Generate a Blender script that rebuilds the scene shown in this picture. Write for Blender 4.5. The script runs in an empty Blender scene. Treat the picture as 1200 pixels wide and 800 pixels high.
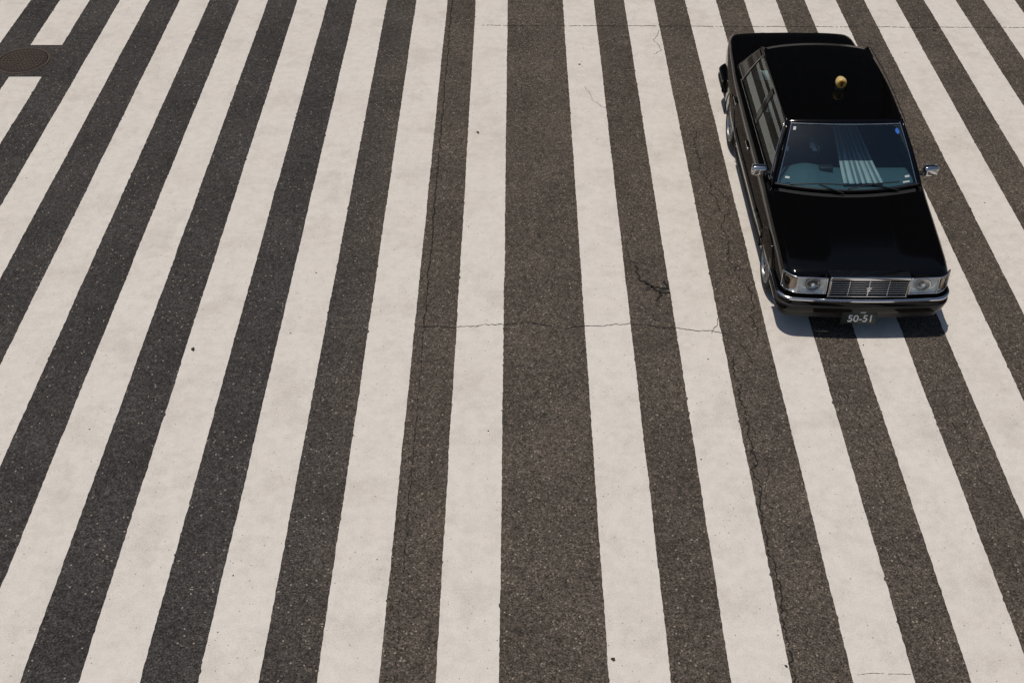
import bpy, bmesh, math, random
import numpy as np
from mathutils import Vector, Matrix
random.seed(7); rng=np.random.default_rng(7)
sc=bpy.context.scene
col=sc.collection
sc.view_settings.view_transform='Standard'; sc.view_settings.look='None'; sc.view_settings.exposure=0

# ---------------------------------------------------------------- materials
def new_mat(name):
    m=bpy.data.materials.new(name); m.use_nodes=True
    return m,m.node_tree.nodes,m.node_tree.links,m.node_tree.nodes['Principled BSDF']
def pmat(name,c,rough=.5,metal=0,spec=.5,coat=0,var=.0,scale=20,bump=0,bscale=200):
    m,n,l,b=new_mat(name)
    b.inputs['Base Color'].default_value=(*c,1); b.inputs['Roughness'].default_value=rough
    b.inputs['Metallic'].default_value=metal; b.inputs['Specular IOR Level'].default_value=spec
    b.inputs['Coat Weight'].default_value=coat; b.inputs['Coat Roughness'].default_value=.03
    tc=n.new('ShaderNodeTexCoord')
    if var>0:
        no=n.new('ShaderNodeTexNoise'); no.inputs['Scale'].default_value=scale; no.inputs['Detail'].default_value=5
        l.new(tc.outputs['Object'],no.inputs['Vector'])
        mx=n.new('ShaderNodeMix'); mx.data_type='RGBA'
        mx.inputs[6].default_value=(*[v*(1-var) for v in c],1); mx.inputs[7].default_value=(*[min(1,v*(1+var)) for v in c],1)
        l.new(no.outputs['Fac'],mx.inputs[0]); l.new(mx.outputs[2],b.inputs['Base Color'])
    if bump>0:
        no2=n.new('ShaderNodeTexNoise'); no2.inputs['Scale'].default_value=bscale
        l.new(tc.outputs['Object'],no2.inputs['Vector'])
        bp=n.new('ShaderNodeBump'); bp.inputs['Strength'].default_value=bump; bp.inputs['Distance'].default_value=.002
        l.new(no2.outputs['Fac'],bp.inputs['Height']); l.new(bp.outputs['Normal'],b.inputs['Normal'])
    return m

def ramp(n,l,src,stops):
    r=n.new('ShaderNodeValToRGB'); e=r.color_ramp.elements
    e[0].position=stops[0][0]; e[0].color=(*stops[0][1],1)
    e[1].position=stops[1][0]; e[1].color=(*stops[1][1],1)
    for p,c in stops[2:]:
        k=e.new(p); k.color=(*c,1)
    l.new(src,r.inputs['Fac']); return r
def g(v): return (v,v,v)
def mixc(n,l,mode,fac,a,b):
    m=n.new('ShaderNodeMix'); m.data_type='RGBA'; m.blend_type=mode
    if isinstance(fac,(int,float)): m.inputs[0].default_value=fac
    else: l.new(fac,m.inputs[0])
    for s,i in ((a,6),(b,7)):
        if isinstance(s,tuple): m.inputs[i].default_value=(*s,1)
        else: l.new(s,m.inputs[i])
    return m.outputs[2]
def noise(n,l,v,scale,detail=4,rough=.6):
    t=n.new('ShaderNodeTexNoise'); t.inputs['Scale'].default_value=scale
    t.inputs['Detail'].default_value=detail; t.inputs['Roughness'].default_value=rough
    l.new(v,t.inputs['Vector']); return t.outputs['Fac']

def asphalt():
    m,n,l,b=new_mat('asphalt')
    tc=n.new('ShaderNodeTexCoord').outputs['Object']
    sx=n.new('ShaderNodeSeparateXYZ'); l.new(tc,sx.inputs[0])
    # newer, cooler surfacing on the left lanes, older browner surfacing to the right
    wob=noise(n,l,tc,.5,2)
    ad=n.new('ShaderNodeMath'); ad.operation='MULTIPLY_ADD'; l.new(wob,ad.inputs[0]); ad.inputs[1].default_value=1.2; l.new(sx.outputs['X'],ad.inputs[2])
    mr=n.new('ShaderNodeMapRange'); mr.inputs['From Min'].default_value=-1.8; mr.inputs['From Max'].default_value=-.3
    l.new(ad.outputs[0],mr.inputs['Value'])
    base=mixc(n,l,'MIX',mr.outputs[0],(.054,.049,.046),(.092,.075,.060))
    big=noise(n,l,tc,1.1,4,.6)
    base=mixc(n,l,'MULTIPLY',1.0,base,ramp(n,l,big,[(.3,g(.78)),(.7,g(1.20))]).outputs[0])
    mid=noise(n,l,tc,14,4,.7)
    base=mixc(n,l,'MULTIPLY',1.0,base,ramp(n,l,mid,[(.3,g(.66)),(.5,g(1.0)),(.72,g(1.30))]).outputs[0])
    v1=n.new('ShaderNodeTexVoronoi'); v1.inputs['Scale'].default_value=100; l.new(tc,v1.inputs['Vector'])
    s1=n.new('ShaderNodeSeparateColor'); l.new(v1.outputs['Color'],s1.inputs[0])
    base=mixc(n,l,'MULTIPLY',1.0,base,ramp(n,l,s1.outputs[0],[(0,g(.35)),(.5,g(1.0)),(.85,g(1.3)),(1,g(2.4))]).outputs[0])
    v2=n.new('ShaderNodeTexVoronoi'); v2.inputs['Scale'].default_value=46; l.new(tc,v2.inputs['Vector'])
    s2=n.new('ShaderNodeSeparateColor'); l.new(v2.outputs['Color'],s2.inputs[0])
    near=ramp(n,l,v2.outputs['Distance'],[(.30,g(1)),(.42,g(0))]).outputs[0]
    lt=mixc(n,l,'MULTIPLY',1.0,ramp(n,l,s2.outputs[1],[(.955,g(0)),(.965,g(1))]).outputs[0],near)
    dk=mixc(n,l,'MULTIPLY',1.0,ramp(n,l,s2.outputs[2],[(.88,g(0)),(.90,g(1))]).outputs[0],near)
    base=mixc(n,l,'MIX',lt,base,(.33,.28,.22))
    base=mixc(n,l,'MIX',dk,base,(.016,.014,.012))
    # oil spots
    v3=n.new('ShaderNodeTexVoronoi'); v3.inputs['Scale'].default_value=7; v3.inputs['Randomness'].default_value=1; l.new(tc,v3.inputs['Vector'])
    s3=n.new('ShaderNodeSeparateColor'); l.new(v3.outputs['Color'],s3.inputs[0])
    sp=mixc(n,l,'MULTIPLY',1.0,ramp(n,l,v3.outputs['Distance'],[(.07,g(1)),(.18,g(0))]).outputs[0],ramp(n,l,s3.outputs[0],[(.6,g(0)),(.75,g(.65))]).outputs[0])
    base=mixc(n,l,'MIX',sp,base,(.020,.016,.014))
    l.new(base,b.inputs['Base Color']); b.inputs['Roughness'].default_value=.92; b.inputs['Specular IOR Level'].default_value=.25
    bp=n.new('ShaderNodeBump'); bp.inputs['Strength'].default_value=.6; bp.inputs['Distance'].default_value=.003
    l.new(s1.outputs[0],bp.inputs['Height']); l.new(bp.outputs['Normal'],b.inputs['Normal'])
    return m
def paint():
    m,n,l,b=new_mat('road_paint')
    tc=n.new('ShaderNodeTexCoord').outputs['Object']
    big=noise(n,l,tc,.7,4,.6)
    base=mixc(n,l,'MIX',big,(.72,.655,.585),(.80,.745,.68))
    mid=noise(n,l,tc,9,5,.7)
    base=mixc(n,l,'MULTIPLY',1.0,base,ramp(n,l,mid,[(.25,g(.87)),(.6,g(1.0))]).outputs[0])
    fine=noise(n,l,tc,110,3,.7)
    base=mixc(n,l,'MULTIPLY',1.0,base,ramp(n,l,fine,[(.28,g(.72)),(.5,g(1.0))]).outputs[0])
    # tyre-scuffed grime, in drifts
    pat=noise(n,l,tc,1.7,5,.75)
    pm=ramp(n,l,pat,[(.48,g(0)),(.72,g(.75))]).outputs[0]
    base=mixc(n,l,'MIX',mixc(n,l,'MULTIPLY',1.0,pm,ramp(n,l,fine,[(.4,g(1)),(.62,g(.15))]).outputs[0]),base,(.45,.40,.34))
    v2=n.new('ShaderNodeTexVoronoi'); v2.inputs['Scale'].default_value=45; l.new(tc,v2.inputs['Vector'])
    s2=n.new('ShaderNodeSeparateColor'); l.new(v2.outputs['Color'],s2.inputs[0])
    hole=mixc(n,l,'MULTIPLY',1.0,ramp(n,l,s2.outputs[1],[(.968,g(0)),(.975,g(1))]).outputs[0],ramp(n,l,v2.outputs['Distance'],[(.18,g(1)),(.3,g(0))]).outputs[0])
    base=mixc(n,l,'MIX',hole,base,(.24,.20,.17))
    l.new(base,b.inputs['Base Color']); b.inputs['Roughness'].default_value=.75; b.inputs['Specular IOR Level'].default_value=.3
    bp=n.new('ShaderNodeBump'); bp.inputs['Strength'].default_value=.3; bp.inputs['Distance'].default_value=.002
    l.new(fine,bp.inputs['Height']); l.new(bp.outputs['Normal'],b.inputs['Normal'])
    return m
ASPH=asphalt(); PAINT=paint()
TAR=pmat('crack_dark',(.016,.013,.011),.95,var=.4,scale=30)
GUM=pmat('gum_dark',(.03,.027,.025),.9,var=.3)
IRON=pmat('cast_iron',(.085,.060,.046),.6,.2,var=.5,scale=25,bump=.5)
IRON2=pmat('cast_iron_groove',(.03,.023,.019),.8,.1,var=.4,scale=25)
CONC=pmat('concrete',(.32,.30,.28),.9,var=.2,scale=4)
BLACK=pmat('black_car_paint',(.002,.002,.0022),.10,0,.24,.08)
TRIM=pmat('black_trim',(.012,.012,.012),.5,bump=.1)
RUB=pmat('tyre_rubber',(.022,.021,.020),.85,var=.3)
CHR=pmat('chrome',(.62,.63,.64),.12,1)
SIL=pmat('silver_wheel',(.42,.42,.42),.3,.85,var=.1)
INT=pmat('interior_teal',(.045,.085,.10),.7,var=.2)
SEAT=pmat('seat_grey',(.12,.18,.20),.85,var=.2)
COVER=pmat('white_seat_cover',(.60,.62,.62),.9,var=.08)
WREFL=pmat('reflection_pale',(.42,.43,.43),.9,var=.25,scale=6)  # pale stripes of the imitated windshield reflection, put into the colour
WREFL2=pmat('reflection_dark',(.13,.16,.17),.9,var=.15)  # dark stripes between them, same imitated reflection
REFL=pmat('lamp_reflector',(.78,.79,.79),.4,.35)
MIRR=pmat('mirror_silver',(.8,.8,.8),.03,1)
AMB=pmat('amber_lens',(.55,.36,.20),.25)
RED=pmat('red_lens',(.35,.02,.015),.2)
PLATE=pmat('plate_green',(.006,.018,.012),.4)
WHT=pmat('plate_white',(.8,.8,.78),.5)
YEL=pmat('lamp_yellow',(.62,.34,.05),.35,var=.05)
CREAM=pmat('lamp_cream',(.66,.47,.20),.35)
BLUE=pmat('sticker_blue',(.04,.16,.6),.5)
SKIN=pmat('skin',(.50,.30,.21),.55)
HAIR=pmat('hair',(.012,.010,.009),.6)
SUIT=pmat('dark_suit',(.02,.024,.035),.85)
SHIRT=pmat('white_glove',(.75,.75,.73),.8)
def glass(name,tint,f0=.06,f1=.8,rough=.01):
    m=bpy.data.materials.new(name); m.use_nodes=True; n=m.node_tree.nodes; l=m.node_tree.links; n.clear()
    o=n.new('ShaderNodeOutputMaterial'); mx=n.new('ShaderNodeMixShader'); t=n.new('ShaderNodeBsdfTransparent'); gl=n.new('ShaderNodeBsdfGlossy')
    t.inputs[0].default_value=(*tint,1); gl.inputs['Roughness'].default_value=rough; gl.inputs[0].default_value=(.9,1,1,1)
    f=n.new('ShaderNodeLayerWeight'); f.inputs['Blend'].default_value=.5
    p=n.new('ShaderNodeMath'); p.operation='POWER'; l.new(f.outputs['Facing'],p.inputs[0]); p.inputs[1].default_value=4
    q=n.new('ShaderNodeMath'); q.operation='MULTIPLY_ADD'; l.new(p.outputs[0],q.inputs[0]); q.inputs[1].default_value=f1; q.inputs[2].default_value=f0
    l.new(q.outputs[0],mx.inputs[0]); l.new(t.outputs[0],mx.inputs[1]); l.new(gl.outputs[0],mx.inputs[2]); l.new(mx.outputs[0],o.inputs[0])
    return m
WIND=glass('windshield_glass',(.68,.86,.89),.10)
SIDEG=glass('side_glass',(.50,.60,.62),.07)
LENS=glass('lamp_lens',(.9,.92,.92),.06,.8,.08)

# ---------------------------------------------------------------- helpers
def mk(name,verts,faces,mat,parent=None,smooth=None,recalc=True):
    me=bpy.data.meshes.new(name); me.from_pydata([tuple(v) for v in verts],[],faces)
    if recalc:
        bm=bmesh.new(); bm.from_mesh(me); bmesh.ops.recalc_face_normals(bm,faces=bm.faces); bm.to_mesh(me); bm.free()
    ob=bpy.data.objects.new(name,me); col.objects.link(ob)
    if mat: me.materials.append(mat)
    if parent: ob.parent=parent
    if smooth is not None:
        for p in me.polygons: p.use_smooth=True
        me.set_sharp_from_angle(angle=math.radians(smooth))
    return ob
def grid(name,f,nu,nv,mat,parent,out,thick=0,smooth=40,u0=0,u1=1):
    V=[f(u0+(u1-u0)*i/nu,j/nv) for j in range(nv+1) for i in range(nu+1)]
    F=[(j*(nu+1)+i,j*(nu+1)+i+1,(j+1)*(nu+1)+i+1,(j+1)*(nu+1)+i) for j in range(nv) for i in range(nu)]
    a,b,c=[Vector(V[k]) for k in F[len(F)//2][:3]]
    if (b-a).cross(c-a).dot(Vector(out))<0: F=[tuple(reversed(x)) for x in F]
    ob=mk(name,V,F,mat,parent,smooth,recalc=False)
    if thick:
        s=ob.modifiers.new('s','SOLIDIFY'); s.thickness=thick; s.offset=-1
    return ob
def box(name,c,s,mat,parent=None,bev=0,rot=None,seg=3,smooth=30):
    bm=bmesh.new(); bmesh.ops.create_cube(bm,size=1)
    for v in bm.verts: v.co=Vector((v.co.x*s[0],v.co.y*s[1],v.co.z*s[2]))
    if bev: bmesh.ops.bevel(bm,geom=bm.edges[:],offset=bev,segments=seg,profile=.5,affect='EDGES')
    R=Matrix.Translation(c)
    if rot: R=R@Matrix.Rotation(rot[0],4,'X')@Matrix.Rotation(rot[1],4,'Y')@Matrix.Rotation(rot[2],4,'Z')
    bm.transform(R)
    me=bpy.data.meshes.new(name); bm.to_mesh(me); bm.free(); me.materials.append(mat)
    ob=bpy.data.objects.new(name,me); col.objects.link(ob); ob.parent=parent
    if bev:
        for p in me.polygons: p.use_smooth=True
        me.set_sharp_from_angle(angle=math.radians(smooth))
    return ob
def tube(name,pts,r,mat,parent,cyc=False):
    cu=bpy.data.curves.new(name,'CURVE'); cu.dimensions='3D'; cu.bevel_depth=r; cu.bevel_resolution=3; cu.use_fill_caps=True
    s=cu.splines.new('POLY'); s.points.add(len(pts)-1); s.use_cyclic_u=cyc
    for p,q in zip(s.points,pts): p.co=(*q,1)
    cu.materials.append(mat); ob=bpy.data.objects.new(name,cu); col.objects.link(ob); ob.parent=parent; return ob
def lathe(name,prof,origin,axis,mat,parent,n=40,smooth=35):
    V=[];F=[]
    for a,r in prof:
        for k in range(n):
            t=2*math.pi*k/n
            if axis=='x': p=(a,r*math.cos(t),r*math.sin(t))
            elif axis=='y': p=(r*math.cos(t),a,r*math.sin(t))
            else: p=(r*math.cos(t),r*math.sin(t),a)
            V.append(tuple(p[i]+origin[i] for i in range(3)))
    m=len(prof)
    for i in range(m-1):
        for k in range(n):
            F.append((i*n+k,i*n+(k+1)%n,(i+1)*n+(k+1)%n,(i+1)*n+k))
    F.append(tuple(range(n))); F.append(tuple((m-1)*n+k for k in range(n)))
    return mk(name,V,F,mat,parent,smooth)
def sweep(name,path,sec,mat,parent,smooth=35):
    n=len(path); V=[];F=[]
    for i,p in enumerate(path):
        a=Vector(path[max(i-1,0)]); b=Vector(path[min(i+1,n-1)]); d=(b-a).normalized(); nn=Vector((d.y,-d.x))
        for o,z in sec: V.append((p[0]+nn.x*o,p[1]+nn.y*o,z))
    m=len(sec)
    for i in range(n-1):
        for k in range(m): F.append((i*m+k,i*m+(k+1)%m,(i+1)*m+(k+1)%m,(i+1)*m+k))
    F.append(tuple(range(m))); F.append(tuple((n-1)*m+k for k in range(m)))
    return mk(name,V,F,mat,parent,smooth)
def empty(name,loc=(0,0,0),rz=0):
    e=bpy.data.objects.new(name,None); col.objects.link(e); e.location=loc; e.rotation_euler=(0,0,rz); return e
def skin(name,verts,edges,rad,mat,parent,sub=2):
    me=bpy.data.meshes.new(name); me.from_pydata(verts,edges,[]); ob=bpy.data.objects.new(name,me); col.objects.link(ob); ob.parent=parent
    me.materials.append(mat)
    s=ob.modifiers.new('skin','SKIN')
    for i,r in enumerate(rad):
        me.skin_vertices[0].data[i].radius=(r,r) if not isinstance(r,tuple) else r
    me.skin_vertices[0].data[0].use_root=True
    s.use_smooth_shade=True
    q=ob.modifiers.new('sub','SUBSURF'); q.levels=sub; q.render_levels=sub
    return ob

# ---------------------------------------------------------------- ground, road, crossing
def sheet(name,x0,x1,y0,y1,z,mat): return mk(name,[(x0,y0,z),(x1,y0,z),(x1,y1,z),(x0,y1,z)],[(0,1,2,3)],mat)
sheet('ground',-600,600,-600,600,0,pmat('ground_grey',(.16,.15,.14),.95,var=.3,scale=.5))
sheet('road',-60,60,-30,26,.004,ASPH)
pv=box('pavement',(0,43.02,.06),(120,34,.12),CONC)
box('kerb',(0,25.9,.065),(120,.2,.13),pmat('kerb_stone',(.38,.37,.35),.85,var=.2))

whites=[(-.600,-.127),(-1.485,-1.022),(-2.368,-1.917),(-3.254,-2.800),(-4.12,-3.69),(-5.0,-4.56),(-5.89,-5.45),(-6.78,-6.34),(-7.67,-7.22),
 (.69,1.153),(1.60,2.05),(2.507,2.965),(3.385,3.857),(4.284,4.752),(5.17,5.64),(6.06,6.53),(6.945,7.41)]
for k in range(1,5): whites.append((6.945+.885*k,7.41+.885*k)); whites.append((-7.67-.885*k,-7.22-.885*k))
PV=[];PF=[]
def jit(n,amp_s,amp_f):
    a=rng.normal(0,1,n); ker=np.hanning(61); ker/=ker.sum(); s=np.convolve(rng.normal(0,1,n+60),ker,'valid')[:n]; s=s/ (s.std()+1e-6)
    f=np.convolve(rng.normal(0,1,n+2),[.25,.5,.25],'valid')[:n]
    return s*amp_s+f*amp_f
def stripe(x0,x1,y0,y1):
    n=int((y1-y0)/.018)+1; ys=np.linspace(y0,y1,n)
    l=x0+jit(n,.0014,.0028); r=x1+jit(n,.0014,.0028)
    for _ in range(int((y1-y0)*1.0)):
        i=rng.integers(2,n-3); w=rng.integers(1,3)
        if rng.random()<.5: l[i:i+w]+=rng.uniform(.004,.012)
        else: r[i:i+w]-=rng.uniform(.004,.012)
    b=len(PV)
    for i in range(n):
        PV.append((l[i],ys[i],.008)); PV.append((r[i],ys[i],.008))
    for i in range(n-1):
        k=b+2*i; PF.append((k,k+1,k+3,k+2))
for x0,x1 in whites:
    if x0<-6.7:
        stripe(x0,x1,.5,13.86); stripe(x0,x1,14.76,23.5)
    else: stripe(x0,x1,.5,23.5)
mk('crosswalk_markings',PV,PF,PAINT,recalc=False)

# cracks: jagged ribbons laid in world metres
CV=[];CF=[]
def crack(pts,w,jag=.02,step=.03,z=.012,gap=0):
    P=[]
    for a,b in zip(pts[:-1],pts[1:]):
        a=Vector(a);b=Vector(b); n=max(1,int((b-a).length/step))
        for i in range(n): P.append(a.lerp(b,i/n))
    P.append(Vector(pts[-1])); n=len(P)
    off=np.convolve(rng.normal(0,1,n+4),np.ones(5)/5,'valid')[:n]*jag+rng.normal(0,jag*.25,n)
    Q=[]
    for i in range(n):
        d=(P[min(i+1,n-1)]-P[max(i-1,0)]).normalized(); nn=Vector((-d.y,d.x)); Q.append((P[i]+nn*off[i],nn))
    for i in range(n-1):
        if gap and rng.random()<gap: continue
        w0=w*rng.uniform(.3,1.2); w1=w*rng.uniform(.3,1.2)
        (p,nn),(q,mm)=Q[i],Q[i+1]; b=len(CV)
        for v in (p-nn*w0/2,p+nn*w0/2,q+mm*w1/2,q-mm*w1/2): CV.append((v.x,v.y,z))
        CF.append((b,b+3,b+2,b+1))
crack([(-.95,8.75),(-.56,8.77),(-.215,8.79),(.13,8.83),(.43,8.74),(.82,8.78),(1.2,8.80),(1.59,8.74),(2.06,8.66)],.008,.02)
crack([(1.95,8.66),(2.02,8.80),(2.06,9.0)],.006,.02)
crack([(2.06,8.66),(2.2,8.55),(2.3,8.2)],.006,.02)
crack([(-.955,16.5),(-.94,12),(-.93,8.8)],.012,.012,gap=.08)
crack([(-.93,8.8),(-.92,6.5),(-.90,4)],.006,.012,gap=.25)
crack([(1.26,9.75),(1.30,9.6),(1.35,9.45),(1.485,9.28),(1.44,9.17)],.028,.03)
crack([(1.35,9.45),(1.45,9.38),(1.58,9.36),(1.57,9.50)],.032,.03)
crack([(1.485,9.28),(1.60,9.30)],.030,.02)
crack([(1.26,9.75),(1.22,10.1),(1.3,10.5)],.006,.03,gap=.2)
crack([(2.12,8.3),(2.10,7.69),(2.12,7.0),(2.09,6.35),(2.10,5.6),(2.08,5.0),(2.07,4.4)],.014,.03,gap=.10)
crack([(2.16,7.4),(2.22,7.0),(2.15,6.4)],.006,.03,gap=.2)
crack([(2.2,12.6),(2.18,11.6),(2.35,10.6),(2.30,9.9),(2.45,9.2),(2.40,8.6)],.010,.04,gap=.12)
crack([(2.3,11.3),(2.40,11.0),(2.42,10.7)],.007,.04)
crack([(2.05,15.2),(1.93,14.9),(2.02,14.6),(1.88,14.5)],.006,.03)
crack([(.88,13.6),(.98,13.25),(1.14,13.0)],.004,.03,gap=.1)
crack([(-.55,15.36),(3,15.32),(7.4,15.28),(12,15.3)],.011,.012,gap=.12)
crack([(2.55,4.78),(2.75,4.80),(2.95,4.78)],.003,.010,gap=.1)
crack([(.1,16),(.05,14.2),(.1,13)],.004,.03,gap=.3)
crack([(-4.4,9.5),(-4.3,8.4),(-4.42,7.4)],.003,.03,gap=.4)
crack([(3.1,7.9),(3.2,7.0),(3.12,6.1),(3.2,5)],.005,.04,gap=.3)
crack([(3.98,7.6),(4.1,6.7),(4.0,5.8)],.005,.04,gap=.3)
mk('road_cracks',CV,CF,TAR,recalc=False)
BV=[];BF=[]
def blob(x,y,r,asp=1,z=.0125):
    b=len(BV); n=12; BV.append((x,y,z+.001))
    a0=rng.uniform(0,6)
    for k in range(n):
        t=2*math.pi*k/n; rr=r*rng.uniform(.7,1.25); u=rr*math.cos(t); v=rr*asp*math.sin(t)
        BV.append((x+u*math.cos(a0)-v*math.sin(a0),y+u*math.sin(a0)+v*math.cos(a0),z))
    for k in range(n): BF.append((b,b+1+k,b+1+(k+1)%n))
for x,y,r,a in [(-3.18,8.42,.030,.6),(.73,4.92,.020,.8),(-.48,12.45,.03,.5),(.86,14.2,.02,.7),(2.03,4.86,.016,.6),(5.95,15.2,.03,.6),(1.38,9.38,.05,.5),(1.52,9.33,.04,.5)]: blob(x,y,r,a)
for _ in range(90): blob(rng.uniform(-7,7),rng.uniform(4,16),rng.uniform(.003,.009),rng.uniform(.5,1))
mk('road_stains',BV,BF,GUM,recalc=False)

# manhole
mh=empty('manhole_cover',(-6.74,14.31,.004))
lathe('frame_ring',[(0,.37),(.010,.365),(.010,.335),(0,.33)],(0,0,0),'z',IRON,mh,56)
lathe('cover_plate',[(0,.325),(.008,.32),(.008,.001)],(0,0,0),'z',IRON2,mh,56)
VV=[];FF=[]
for ring in range(1,7):
    r=.045*ring; n=6*ring
    for k in range(n):
        t=2*math.pi*k/n; b=len(VV); s=.016
        for dx,dy in ((-s,-s),(s,-s),(s,s),(-s,s)):
            c,si=math.cos(t),math.sin(t); X=(r+dx)
            VV.append((X*c-dy*si,X*si+dy*c,.007))
        for i in range(4): VV.append((VV[b+i][0],VV[b+i][1],.014))
        FF+= [(b+4,b+5,b+6,b+7)]+[(b+i,b+(i+1)%4,b+4+(i+1)%4,b+4+i) for i in range(4)]
mk('tread_studs',VV,FF,IRON,mh)

# ---------------------------------------------------------------- taxi
LEN=4.69; FA=.77; RA=3.50; WR=.315
CARLOC=(3.388,8.64,.008); CARROT=-.004
car=empty('taxi_car',CARLOC,CARROT)
ty=[.06,.075,.10,.16,.30,.55,.85,1.10,1.22,1.35,1.6,2.0,2.5,3.0,3.4,3.7,3.85,3.95,4.2,4.45,4.56,4.64,4.66]
hwT=([.06,.075,.10,.16,.30,.85,1.6,2.8,3.6,4.2,4.5,4.63,4.66],[.765,.78,.793,.806,.818,.832,.842,.842,.832,.805,.78,.76,.74])
ztT=([.06,.075,.10,.16,.30,.55,.85,1.10,1.22,1.35,2.5,3.7,3.85,4.2,4.45,4.58,4.64,4.66],[.715,.735,.748,.762,.785,.818,.852,.882,.900,.925,.935,.94,.955,.96,.955,.945,.925,.88])
zbT=([.06,.3,.6,4.1,4.4,4.66],[.32,.26,.20,.20,.25,.33])
ys=sorted(set(ty+[.4,.45,.7,.95,1.8,2.25,2.75,3.2,3.55,4.0,4.3]))
V=[];F=[]
def section(y):
    hw=np.interp(y,*hwT); zt=np.interp(y,*ztT); zb=np.interp(y,*zbT); zs=zt-.12
    h=[(0,zb),(.4,zb),(hw-.10,zb),(hw-.045,zb+.012),(hw-.02,zb+.05),(hw-.008,zb+.35*(zs-zb)),(hw-.001,zb+.6*(zs-zb)),(hw,zb+.8*(zs-zb)),(hw-.006,zs),
       (hw-.016,zt-.075),(hw-.034,zt-.046),(hw-.062,zt-.027),(hw-.10,zt-.017),(hw-.18,zt-.010),(.48,zt-.004),(.33,zt+.002),(.30,zt),(0,zt+.004)]
    return [(x,z) for x,z in h]+[(-x,z) for x,z in reversed(h[1:-1])]
for y in ys:
    for x,z in section(y): V.append((x,y,z))
m=len(section(1)); n=len(ys)
for i in range(n-1):
    for k in range(m): F.append((i*m+k,i*m+(k+1)%m,(i+1)*m+(k+1)%m,(i+1)*m+k))
F.append(tuple(range(m))); F.append(tuple((n-1)*m+k for k in range(m)))
body=mk('body_shell',V,F,BLACK,car)
def boxv(x0,x1,y0,y1,z0,z1,V,F):
    b=len(V)
    V+= [(x0,y0,z0),(x1,y0,z0),(x1,y1,z0),(x0,y1,z0),(x0,y0,z1),(x1,y0,z1),(x1,y1,z1),(x0,y1,z1)]
    F+= [tuple(b+i for i in f) for f in [(0,3,2,1),(4,5,6,7),(0,1,5,4),(1,2,6,5),(2,3,7,6),(3,0,4,7)]]
cut=[]
for s in (-1,1):
    for yy in (FA,RA):
        cut.append(lathe('cut',[(.56*s,.352),(1.1*s,.352)],(0,yy,WR+.005),'x',None,None,48))
v=[];f=[]; boxv(-.70,.70,1.33,3.55,.30,1.4,v,f); cut.append(mk('cut',v,f,None))
v=[];f=[]
for s in (-1,1):
    for y0,zz in ((1.33,.27),(2.44,.27),(3.44,.70)):
        x0,x1=sorted((s*.820,s*1.0)); boxv(x0,x1,y0-.003,y0+.003,zz,.90,v,f)
    boxv(*sorted((s*.699,s*.705)),.13,1.18,.70,1.2,v,f)
    boxv(*sorted((s*.667,s*.673)),3.93,4.63,.86,1.2,v,f)
boxv(-.66,.66,3.915,3.922,.90,1.2,v,f)
cut.append(mk('cut',v,f,None))
for c in cut:
    mo=body.modifiers.new('b','BOOLEAN'); mo.operation='DIFFERENCE'; mo.solver='EXACT'; mo.object=c
dg=bpy.context.evaluated_depsgraph_get()
nm=bpy.data.meshes.new_from_object(body.evaluated_get(dg))
body.modifiers.clear(); body.data=nm
if not nm.materials: nm.materials.append(BLACK)
for i in range(len(nm.materials)): nm.materials[i]=BLACK
for p in nm.polygons: p.use_smooth=True
nm.set_sharp_from_angle(angle=math.radians(32))
for c in cut: bpy.data.objects.remove(c)

# wheels
for nm_,s,yy in (('wheel_fr',-1,FA),('wheel_fl',1,FA),('wheel_rr',-1,RA),('wheel_rl',1,RA)):
    w=empty(nm_,(s*.728,yy,WR-.002)); w.parent=car
    q=lambda a:a*s
    lathe('tyre',[(q(-.09),.20),(q(-.095),.26),(q(-.08),.303),(q(-.04),.315),(q(.04),.315),(q(.08),.303),(q(.098),.265),(q(.092),.215),(q(.07),.205)],(0,0,0),'x',RUB,w,48,50)
    lathe('rim_lip',[(q(.06),.215),(q(.094),.212),(q(.096),.202),(q(.075),.192),(q(.055),.19)],(0,0,0),'x',SIL,w,48)
    lathe('brake_backing',[(q(.02),.2),(q(.03),.01)],(0,0,0),'x',TRIM,w,32)
    lathe('hub_cap',[(q(.03),.07),(q(.07),.066),(q(.088),.045),(q(.092),.02),(q(.092),.001)],(0,0,0),'x',SIL,w,32)
    SV=[];SF=[]
    for k in range(12):
        t=2*math.pi*k/12; c,si=math.cos(t),math.sin(t); b=len(SV)
        for r,hw_,x in ((.055,.012,.078),(.198,.022,.080)):
            for xx in (x,x-.03):
                for e in (-hw_,hw_): SV.append((s*xx,r*c-e*si,r*si+e*c))
        SF+=[(b,b+1,b+5,b+4),(b+2,b+3,b+7,b+6),(b,b+2,b+6,b+4),(b+1,b+3,b+7,b+5)]
    mk('spokes',SV,SF,SIL,w)

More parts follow.
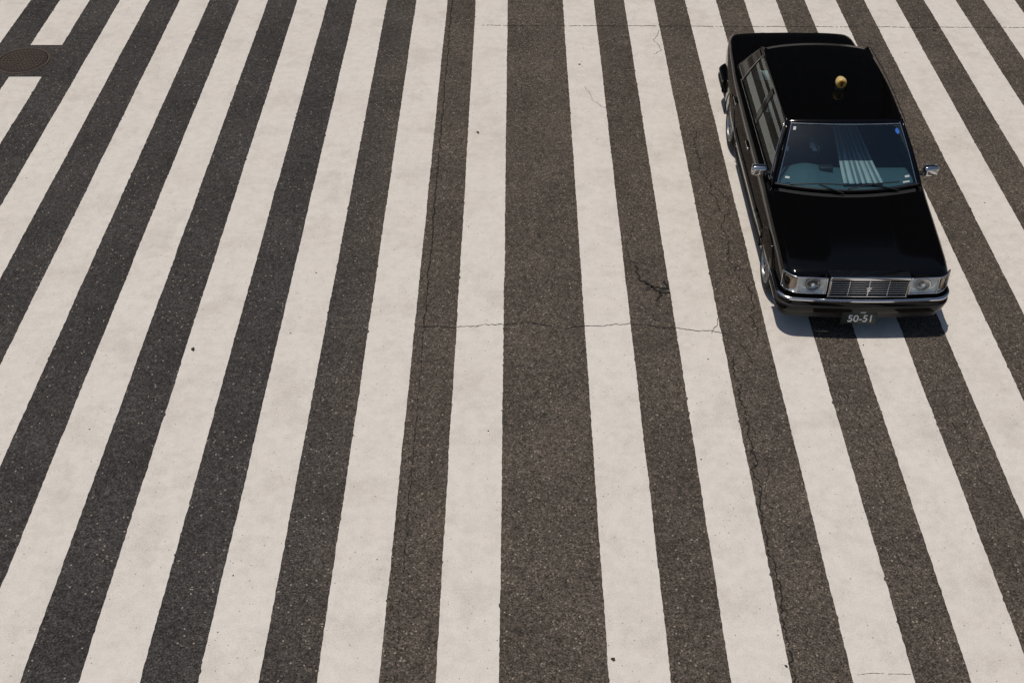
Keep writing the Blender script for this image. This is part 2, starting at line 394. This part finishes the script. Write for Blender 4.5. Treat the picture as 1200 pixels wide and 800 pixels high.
# greenhouse
lp=lambda a,b,t:a+(b-a)*t
def WS(u,v,o=0):
    x=u*lp(.738,.572,v); y=lp(1.15,1.68,v)+lp(.13,.07,v)*u*u-.018*math.sin(math.pi*v)
    z=lp(.925,1.412,v)-lp(.0,.030,v)*u*u+.012*math.sin(math.pi*v)
    return (x,y-o*.65,z+o*.75)
def RW(u,v,o=0):
    x=u*lp(.71,.565,v); y=lp(3.88,3.38,v)-lp(.10,.05,v)*u*u+.015*math.sin(math.pi*v)
    z=lp(.945,1.405,v)-lp(.0,.030,v)*u*u+.012*math.sin(math.pi*v)
    return (x,y+o*.65,z+o*.75)
grid('windshield',lambda u,v:WS(u,v),20,10,WIND,car,(0,-1,1),u0=-1,u1=1)
grid('rear_window',lambda u,v:RW(u,v),16,8,SIDEG,car,(0,1,1),u0=-1,u1=1)
def roof(u,v):
    a=abs(u)
    y0=1.665+.07*min(a,1)**2; y1=3.42-.05*min(a,1)**2
    y=lp(y0,y1,v); hw=.585+.012*math.sin(math.pi*v)
    zc=1.418+.038*math.sin(math.pi*min(1,max(0,v)))**.8-.008*v
    x=hw*u; z=zc-.030*a**2.2-.008*a**8
    return (x,y,z)
def roof2(u,v):
    a=abs(u)*1.06
    if a<=1: return roof(math.copysign(a,u) if u else 0,v)
    x,y,z=roof(math.copysign(1,u),v); k=(a-1)/.06
    return (x+math.copysign(.030*math.sin(k*math.pi/2),u),y,z-.035*(1-math.cos(k*math.pi/2))-.004*k)
grid('roof_panel',roof2,48,24,BLACK,car,(0,0,1),thick=.025,u0=-1,u1=1,smooth=60)
def SG(s,y,z,o=0):
    t=(z-.93)/(1.385-.93); return (s*(lp(.768,.598,t)+.012*math.sin(math.pi*max(0,min(1,t)))+o),y,z)
def side(name,s,b0,b1,t0,t1,mat,o=0,thick=0,z0=.92,z1=1.385):
    def f(u,v):
        z=lp(z0,z1,v); y=lp(lp(b0,b1,u),lp(t0,t1,u),v); return SG(s,y,z,o)
    return grid(name,f,8,8,mat,car,(s,0,.2),thick=thick)
for s,t in ((-1,'r'),(1,'l')):
    side('front_door_glass_'+t,s,1.36,2.42,1.78,2.42,SIDEG)
    side('rear_door_glass_'+t,s,2.50,3.40,2.50,3.22,SIDEG)
    side('a_pillar_'+t,s,1.265,1.38,1.735,1.80,BLACK,.004,.03)
    side('b_pillar_'+t,s,2.40,2.52,2.40,2.52,BLACK,.004,.03)
    side('c_pillar_'+t,s,3.38,3.80,3.20,3.38,BLACK,.004,.03)
    side('door_frame_top_'+t,s,1.74,3.38,1.74,3.38,BLACK,.005,.02,z0=1.355,z1=1.39)
    tube('belt_chrome_'+t,[SG(s,y,.935,.008) for y in np.linspace(1.36,3.45,12)],.007,CHR,car)
    tube('window_chrome_'+t,[SG(s,1.37+.42*k,.94+.425*k,.006) for k in np.linspace(0,1,8)]+[SG(s,y,1.365,.008) for y in np.linspace(1.82,3.20,8)]+[SG(s,3.22+.2*k,1.36-.42*k,.006) for k in np.linspace(0,1,8)],.0045,CHR,car)
    tube('a_edge_'+t,[WS(s*1.0,k,.002) for k in np.linspace(0,1,12)],.014,BLACK,car)
    tube('c_edge_'+t,[RW(s*1.0,k,.0) for k in np.linspace(0,1,12)],.02,BLACK,car)
    tube('screen_chrome_'+t,[WS(s*.972,k,.009) for k in np.linspace(0,1,12)],.0045,CHR,car)
    tube('drip_rail_'+t,[(s*(.618+.01*math.sin(math.pi*k)),lp(1.75,3.36,k),1.392+.024*math.sin(math.pi*k)) for k in np.linspace(0,1,14)],.005,TRIM,car)
tube('screen_chrome_top',[WS(u,.975,.009) for u in np.linspace(-.975,.975,22)],.006,CHR,car)
tube('screen_seal_bottom',[WS(u,.015,.006) for u in np.linspace(-1,1,22)],.012,TRIM,car)
def sticker(name,u,v,du,dv,mat,rnd=False):
    if rnd:
        pts=[WS(u+du*math.cos(a),v+dv*math.sin(a),.004) for a in np.linspace(0,2*math.pi,20,endpoint=False)]
        mk(name,pts,[tuple(range(20))],mat,car)
    else:
        pts=[WS(u-du,v-dv,.004),WS(u+du,v-dv,.004),WS(u+du,v+dv,.004),WS(u-du,v+dv,.004)]; mk(name,pts,[(0,1,2,3)],mat,car)
sticker('sticker_round',.88,.86,.035,.045,BLUE,True)
sticker('sticker_corner',-.90,.90,.022,.026,COVER)
sticker('sticker_low',-.86,.14,.03,.015,COVER)
sticker('sticker_low_l',.86,.16,.035,.016,COVER)
sticker('sticker_low_l2',.83,.08,.05,.012,COVER)
for k,(u0,u1,vv) in enumerate(((-.80,-.05,.05),(-.02,.72,.05))):
    tube('wiper_%d'%k,[WS(lp(u0,u1,t),.035+.05*math.sin(t*2.4)+.02*t,.022) for t in np.linspace(0,1,12)],.006,TRIM,car)
    tube('wiper_arm_%d'%k,[WS(u1-.03,-.03,.02),WS(lp(u0,u1,.5),.075,.035)],.007,TRIM,car)
grid('cowl_vent',lambda u,v:(u*.70,lp(1.10,1.145,v)+.10*u*u,np.interp(lp(1.10,1.145,v)+.1*u*u,*ztT)+.008-.008*u*u),16,2,TRIM,car,(0,0,1),u0=-1,u1=1)

# interior
def dash(u,v):
    pts=[(1.19+.13*u*u,.925),(1.40,.945),(1.58,.935),(1.64,.90),(1.66,.80),(1.62,.55)]
    k=v*(len(pts)-1); i=min(int(k),len(pts)-2); t=k-i
    y=lp(pts[i][0],pts[i+1][0],t); z=lp(pts[i][1],pts[i+1][1],t)
    z+=.055*math.exp(-((u*.70+.37)/.17)**2)*(1 if i>=1 else t)*(1 if i<4 else 0)
    return (u*.695,y,z)
grid('dashboard',dash,40,10,INT,car,(0,-.3,1),u0=-1,u1=1)
box('console',(0,1.95,.48),(.22,.75,.22),INT,car,.03)
box('cabin_floor',(0,2.4,.315),(1.38,2.2,.02),INT,car)
for s,t in ((-1,'r'),(1,'l')):
    x=s*.37
    box('seat_cushion_'+t,(x,2.42,.50),(.50,.52,.16),SEAT,car,.06,(.08,0,0))
    box('seat_back_'+t,(x,2.74,.78),(.48,.14,.58),SEAT,car,.06,(-.25,0,0))
    box('seat_cover_'+t,(x,2.785,.90),(.50,.16,.34),COVER,car,.06,(-.25,0,0))
    box('headrest_'+t,(x,2.86,1.14),(.26,.10,.17),COVER,car,.045,(-.15,0,0))
    box('door_card_'+t,(s*.69,2.4,.62),(.03,2.0,.58),INT,car,.01)
box('rear_bench',(0,3.22,.48),(1.25,.5,.2),SEAT,car,.06)
box('rear_backrest',(0,3.47,.76),(1.25,.14,.5),COVER,car,.06,(-.2,0,0))
# added pale and dark slats imitating a striped reflection in the windshield, dash to seats
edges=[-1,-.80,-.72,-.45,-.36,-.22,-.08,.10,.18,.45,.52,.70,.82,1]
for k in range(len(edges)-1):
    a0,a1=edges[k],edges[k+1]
    def refl_strip(u,v,a0=a0,a1=a1,k=k):
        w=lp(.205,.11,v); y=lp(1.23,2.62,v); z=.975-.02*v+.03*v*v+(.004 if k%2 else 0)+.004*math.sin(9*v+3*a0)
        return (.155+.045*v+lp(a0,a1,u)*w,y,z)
    grid('reflection_slat',refl_strip,2,16,WREFL if k%2==0 else WREFL2,car,(0,0,1),thick=.004)
# steering wheel
R=Matrix.Translation((-.37,1.86,.93))@Matrix.Rotation(math.radians(62),4,'X')
N=40
V=[];F=[]
for i in range(N):
    a=2*math.pi*i/N
    for k in range(8):
        b=2*math.pi*k/8; rr=.19+.014*math.cos(b); V.append(tuple(R@Vector((rr*math.cos(a),rr*math.sin(a),.014*math.sin(b)))))
for i in range(N):
    for k in range(8): F.append((i*8+k,((i+1)%N)*8+k,((i+1)%N)*8+(k+1)%8,i*8+(k+1)%8))
mk('steering_rim',V,F,pmat('wheel_grey',(.015,.018,.02),.5),car,60)
for a in (200,340,270):
    a=math.radians(a); tube('steering_spoke',[tuple(R@Vector((0,0,-.02))),tuple(R@Vector((.185*math.cos(a),.185*math.sin(a),0)))],.014,TRIM,car)
lathe('steering_boss',[(-.03,.05),(.01,.045),(.02,.02)],(-.37,1.86,.93),'y',TRIM,car,20)
box('rear_view_mirror',(0,1.80,1.33),(.24,.03,.07),TRIM,car,.012,(.2,0,0))
box('fare_meter',(-.18,1.50,.975),(.14,.07,.06),TRIM,car,.01)

# front end
GX,GZ0,GZ1=.385,.505,.725
def frame(x0,x1,z0,z1,y0,y1,name,mat,par,bev=.004): return box(name,((x0+x1)/2,(y0+y1)/2,(z0+z1)/2),(abs(x1-x0),abs(y1-y0),abs(z1-z0)),mat,par,bev)
gr=empty('grille'); gr.parent=car
frame(-GX,GX,GZ1-.022,GZ1+.018,-.03,.10,'top_bar',CHR,gr,.008)
frame(-GX,GX,GZ0,GZ0+.014,-.03,.06,'bottom_bar',CHR,gr)
for s in (-1,1): frame(s*GX,s*(GX-.018),GZ0+.015,GZ1-.023,-.03,.07,'side_bar',CHR,gr)
frame(-GX+.02,GX-.02,GZ0+.016,GZ1-.024,.03,.055,'back',TRIM,gr)
for k in range(6):
    z=GZ0+.033+k*.027; frame(-GX+.019,GX-.019,z,z+.008,-.022,.005,'slat',CHR,gr,.003)
for x in (-.19,.19): frame(x-.003,x+.003,GZ0+.015,GZ1-.023,-.024,.02,'rib',CHR,gr,.001)
frame(-.006,.006,GZ0+.015,GZ1-.023,-.028,.02,'centre_rib',CHR,gr,.002)
V=[];F=[]
for i in range(5):
    a=math.pi/2+i*2*math.pi/5; b=len(V); V+=[(.03*math.cos(a+o)*r,-.034,.61+.045*math.sin(a+o)*r) for o,r in ((0,1),(.5,.45),(0,.1),(-.5,.45))]; F.append((b,b+1,b+2,b+3))
mk('emblem',V,F,CHR,gr)
for s,t in ((-1,'r'),(1,'l')):
    hl=empty('headlamp_'+t); hl.parent=car
    z0,z1=.535,.705
    def face(u,v,o=0):
        x=lp(.40,.800,u); y=.0+.03*u+ (.11*((u-.72)/.28)**1.6 if u>.72 else 0)
        return (s*(x+ (o*.4 if u>.8 else 0)),y-o+.02*v,lp(z0,z1,v))
    grid('lens',lambda u,v:face(u,v,.012),24,6,LENS,hl,(0,-1,0))
    grid('reflector',lambda u,v:(face(u,v,0)[0],face(u,v,0)[1]+.035*math.sin(math.pi*min(1,max(0,(u/.68) if u<.68 else (u-.68)/.32)))*math.sin(math.pi*v)-.0,face(u,v)[2]),40,10,REFL,hl,(0,-1,0))
    tube('lamp_bezel',[face(u,0,.012) for u in np.linspace(0,1,20)]+[face(u,1,.012) for u in np.linspace(1,0,20)],.008,CHR,hl,True)
    tube('lamp_divider',[face(.69,0,.013),face(.69,1,.013)],.006,CHR,hl)
    lathe('bulb',[(.0,.022),(-.02,.02),(-.026,.004)],(s*.53,.03,.62),'y',WHT,hl,16)
    lathe('bulb_ring',[(.03,.065),(.0,.07),(.0,.062),(.03,.055)],(s*.53,.01,.62),'y',CHR,hl,24)
    grid('turn_signal',lambda u,v:(s*lp(.70,.785,u),.035+.02*u+.06*u*u,lp(z0+.02,z1-.02,v)),6,2,AMB,hl,(0,-1,0))
# bumpers
def bpath(front=True):
    P=[]
    for y in (.44,.36,.26): P.append((.822,y))
    for a in np.linspace(0,80,9):
        a=math.radians(a); P.append((.68+.142*math.cos(a),.17-.155*math.sin(a)-.01))
    for x in np.linspace(.60,0,9): P.append((x,.005-.03*(1-(x/.68)**2)))
    P=P+[(-x,y) for x,y in reversed(P[:-1])]
    if not front: P=[(x*.985,LEN-y) for x,y in P]; P.reverse()
    return P
for fr,nn in ((True,'front'),(False,'rear')):
    P=bpath(fr)
    mid=len(P)//2; d=Vector(P[mid+1])-Vector(P[mid-1]); ny=-d.x; good=(ny<0)==fr
    if not good: P=P[::-1]
    sweep(nn+'_bumper',P,[(-.03,.300),(.012,.307),(.022,.335),(.024,.40),(.020,.455),(.0,.485),(-.05,.488),(-.06,.40)],BLACK,car,50)
    sweep(nn+'_bumper_chrome',P,[(.016,.452),(.028,.458),(.030,.472),(.018,.484),(.004,.484)],CHR,car,50)
    sweep(nn+'_bumper_rub_strip',P,[(.022,.375),(.032,.378),(.032,.402),(.022,.405)],TRIM,car)
    sweep(nn+'_valance',P,[(-.07,.22),(-.03,.22),(-.02,.296),(-.06,.30)],TRIM,car)
for s in (-1,1): box('fog_slot',(s*.5,-.012,.345),(.22,.02,.035),TRIM,car,.005)
pl=empty('licence_plate',(-.03,-.044,.275)); pl.parent=car; pl.rotation_euler=(math.radians(-6),0,0)
box('plate',(0,0,0),(.33,.008,.165),PLATE,pl,.003)
box('plate_frame',(0,.006,0),(.345,.006,.18),TRIM,pl,.002)
def text(body,size,loc,mat,par,rot=(math.pi/2,0,0),sx=1):
    c=bpy.data.curves.new('plate_text','FONT'); c.body=body; c.size=size; c.align_x='CENTER'; c.align_y='CENTER'; c.extrude=.001; c.offset=.0015; c.materials.append(mat)
    o=bpy.data.objects.new('plate_text',c); col.objects.link(o); o.parent=par; o.location=loc; o.rotation_euler=rot; o.scale=(sx,1,1)
text('50-51',.110,(.015,-.0065,-.024),WHT,pl); text('500',.036,(.03,-.0065,.055),WHT,pl)
for s,t in ((-1,'r'),(1,'l')):
    box('tail_lamp_'+t,(s*.58,4.665,.70),(.30,.03,.15),RED,car,.01)
    for a,b in ((1.14,1.325),(1.34,2.435),(2.45,3.12)):
        box('side_moulding',(s*.846,(a+b)/2,.47),(.014,b-a-.01,.05),TRIM,car,.004)
        box('side_moulding_chrome',(s*.854,(a+b)/2,.47),(.006,b-a-.012,.012),CHR,car,.002)
    for y in (2.30,3.26): box('door_handle',(s*.849,y,.76),(.024,.17,.028),CHR,car,.008)
    box('sill_trim',(s*.818,2.12,.235),(.02,1.9,.03),TRIM,car,.005)
    mi=empty('door_mirror_'+t); mi.parent=car
    box('housing',(s*.885,1.43,1.00),(.16,.08,.115),CHR,mi,.035,(0,0,s*.12),4)
    box('mirror_face',(s*.885,1.476,1.00),(.135,.006,.09),MIRR,mi,.002,(0,0,s*.12))
    box('arm',(s*.79,1.435,.965),(.10,.05,.035),TRIM,mi,.01)
    tube('arch_lip_f_'+t,[(s*(.832),FA+.355*math.cos(a),WR+.005+.355*math.sin(a)) for a in np.linspace(-.15,math.pi+.15,30)],.007,BLACK,car)
    tube('arch_lip_r_'+t,[(s*(.834),RA+.355*math.cos(a),WR+.005+.355*math.sin(a)) for a in np.linspace(-.15,math.pi+.15,30)],.007,BLACK,car)
rl=empty('roof_taxi_lamp',(.045,2.32,1.452)); rl.parent=car; rl.scale=(.9,.9,.9)
lathe('base',[(0,.055),(.018,.05),(.03,.03)],(0,0,0),'z',TRIM,rl,24)
lathe('lantern_body',[(-.045,.056),(-.03,.063),(0,.065),(.04,.056),(.08,.036),(.10,.012)],(0,0,.080),'y',CREAM,rl,28,60)
lathe('lantern_face',[(-.052,.046),(-.047,.052),(-.044,.054)],(0,0,.080),'y',YEL,rl,28)
box('mark_bar',(0,-.054,.080),(.014,.004,.06),HAIR,rl); box('mark_bar_b',(0,-.055,.095),(.05,.004,.011),HAIR,rl); box('mark_bar_c',(.0,-.055,.067),(.04,.004,.010),HAIR,rl)

# ---------------------------------------------------------------- driver
dr=empty('taxi_driver',CARLOC,CARROT)
X=-.37
skin('jacket',[(X,2.54,.56),(X,2.58,.72),(X,2.60,.90),(X,2.60,1.00),(X,2.59,1.05),
  (X-.17,2.58,.97),(X-.23,2.40,.80),(X-.16,2.10,.90),(X+.17,2.58,.97),(X+.23,2.40,.80),(X+.16,2.10,.90)],
  [(0,1),(1,2),(2,3),(3,4),(3,5),(5,6),(6,7),(3,8),(8,9),(9,10)],[(.16,.12),(.155,.115),(.17,.12),(.10,.08),.06,.075,.055,.04,.075,.055,.04],SUIT,dr)
skin('trousers',[(X,2.54,.54),(X-.10,2.50,.53),(X-.12,2.10,.60),(X-.12,1.82,.40),(X+.10,2.50,.53),(X+.12,2.10,.60),(X+.12,1.82,.40)],
  [(0,1),(1,2),(2,3),(0,4),(4,5),(5,6)],[.12,.10,.07,.05,.10,.07,.05],SUIT,dr)
for s in (-1,1): box('shoe',(X+s*.12,1.76,.36),(.09,.24,.07),TRIM,dr,.03)
skin('neck',[(X,2.60,1.03),(X,2.585,1.12)],[(0,1)],[.052,.05],SKIN,dr)
bm=bmesh.new(); bmesh.ops.create_uvsphere(bm,u_segments=28,v_segments=20,radius=1)
for v in bm.verts:
    x,y,z=v.co; w=1-.22*max(0,-z)
    v.co=Vector((x*.076*w,y*.095,z*.115))
    if y<-.5:
        v.co.y-=.022*math.exp(-((x/.18)**2+((z+.12)/.22)**2)); v.co.y+=.010*(math.exp(-(((abs(x)-.4)/.16)**2+((z-.08)/.12)**2))); v.co.y-=.005*math.exp(-((x/.35)**2+((z+.5)/.07)**2))
me=bpy.data.meshes.new('head'); bm.to_mesh(me); bm.free(); me.materials.append(SKIN); hd=bpy.data.objects.new('head',me); col.objects.link(hd); hd.parent=dr; hd.location=(X,2.55,1.205)
for p in me.polygons: p.use_smooth=True
for s in (-1,1):
    lathe('eye',[(-.004,.003),(0,.011),(.004,.006)],(X+s*.03,2.472,1.213),'y',HAIR,dr,12)
    lathe('ear',[(-.006,.012),(0,.026),(.006,.012)],(X+s*.076,2.56,1.195),'x',SKIN,dr,14)
    hx=X+s*.165
    skin('palm',[(X+s*.16,2.10,.90),(hx,2.02,.935),(hx,1.955,.96)],[(0,1),(1,2)],[.030,.034,.032],SHIRT,dr,1)
    for k in range(4):
        LL=(.9,1.0,.95,.8)[k]; ox=(k-1.5)*.019
        skin('finger',[(hx+ox,1.96,.965),(hx+ox,1.915,.985*1.0),(hx+ox,1.880,.975),(hx+ox,1.875,.975-.03*LL)],[(0,1),(1,2),(2,3)],[.010,.0095,.009,.008],SHIRT,dr,1)
    skin('thumb',[(hx-s*.03,1.98,.95),(hx-s*.045,1.945,.965),(hx-s*.04,1.91,.96)],[(0,1),(1,2)],[.011,.010,.009],SHIRT,dr,1)
bm=bmesh.new(); bmesh.ops.create_uvsphere(bm,u_segments=24,v_segments=16,radius=1)
bmesh.ops.delete(bm,geom=[v for v in bm.verts if v.co.z<-.35 or (v.co.y<-.45 and v.co.z<.45)],context='VERTS')
for v in bm.verts: v.co=Vector((v.co.x*.083,v.co.y*.102,v.co.z*.122))
me=bpy.data.meshes.new('hair'); bm.to_mesh(me); bm.free(); me.materials.append(HAIR); o=bpy.data.objects.new('hair',me); col.objects.link(o); o.parent=dr; o.location=(X,2.555,1.21)
for p in me.polygons: p.use_smooth=True
tube('mouth',[(X-.022,2.457,1.155),(X,2.450,1.153),(X+.022,2.457,1.155)],.003,pmat('lips',(.35,.12,.10),.5),dr)

# ---------------------------------------------------------------- buildings across the street (seen reflected in the paintwork)
def building(x,y,w,d,h,wc,gc,floors,bays):
    e=empty('office_building',(x,y,.12))
    WM=pmat('facade',wc,.8,var=.15,scale=.6); GM=pmat('facade_glass',gc,.15)
    box('walls',(0,0,h/2),(w,d,h),WM,e); box('parapet',(0,0,h+.4),(w+.3,d+.3,.8),WM,e)
    V=[];F=[]; fh=h/floors; bw=w/bays
    for i in range(floors):
        for j in range(bays):
            x0=-w/2+j*bw+bw*.14; z0=i*fh+fh*.25
            yy=-d/2-.05; boxv(x0,x0+bw*.72,yy,yy+.04,z0,z0+fh*.6,V,F)
    mk('windows',V,F,GM,e)
    V=[];F=[]
    for i in range(1,floors): boxv(-w/2,w/2,-d/2-.15,-d/2-.003,i*fh-.12,i*fh+.12,V,F)
    mk('string_courses',V,F,WM,e)
    V=[];F=[]; boxv(-1.5,1.5,-d/2-.12,-d/2-.06,0,2.6,V,F); mk('entrance_door',V,F,GM,e)
building(-22,42,26,18,32,(.09,.08,.07),(.02,.025,.03),9,10)
building(4,42,22,18,40,(.05,.05,.05),(.015,.02,.025),11,9)
building(30,42,26,18,34,(.12,.105,.09),(.02,.025,.03),9,10)

# ---------------------------------------------------------------- light
wd=bpy.data.worlds.new('World'); sc.world=wd; wd.use_nodes=True
nt=wd.node_tree; bg=nt.nodes['Background']; sk=nt.nodes.new('ShaderNodeTexSky'); sk.sky_type='NISHITA'; sk.sun_disc=False
L=Vector((.22,.0,-1)).normalized()
S=-L
sk.sun_elevation=math.asin(S.z); sk.sun_rotation=math.atan2(S.x,S.y)
nt.links.new(sk.outputs[0],bg.inputs[0]); bg.inputs[1].default_value=.058
sl=bpy.data.lights.new('sun','SUN'); sl.energy=2.55; sl.angle=math.radians(.5); sl.color=(1,.94,.86)
so=bpy.data.objects.new('sun',sl); col.objects.link(so); so.rotation_euler=L.to_track_quat('-Z','Y').to_euler()

# ---------------------------------------------------------------- camera
cd=bpy.data.cameras.new('camera'); cam=bpy.data.objects.new('camera',cd); col.objects.link(cam)
cam.location=(0,0,7.588); cam.rotation_euler=(math.radians(90-41.6),0,0)
cd.sensor_width=36; cd.lens=40.5; cd.shift_x=-5/1200; cd.clip_end=2000
sc.camera=cam
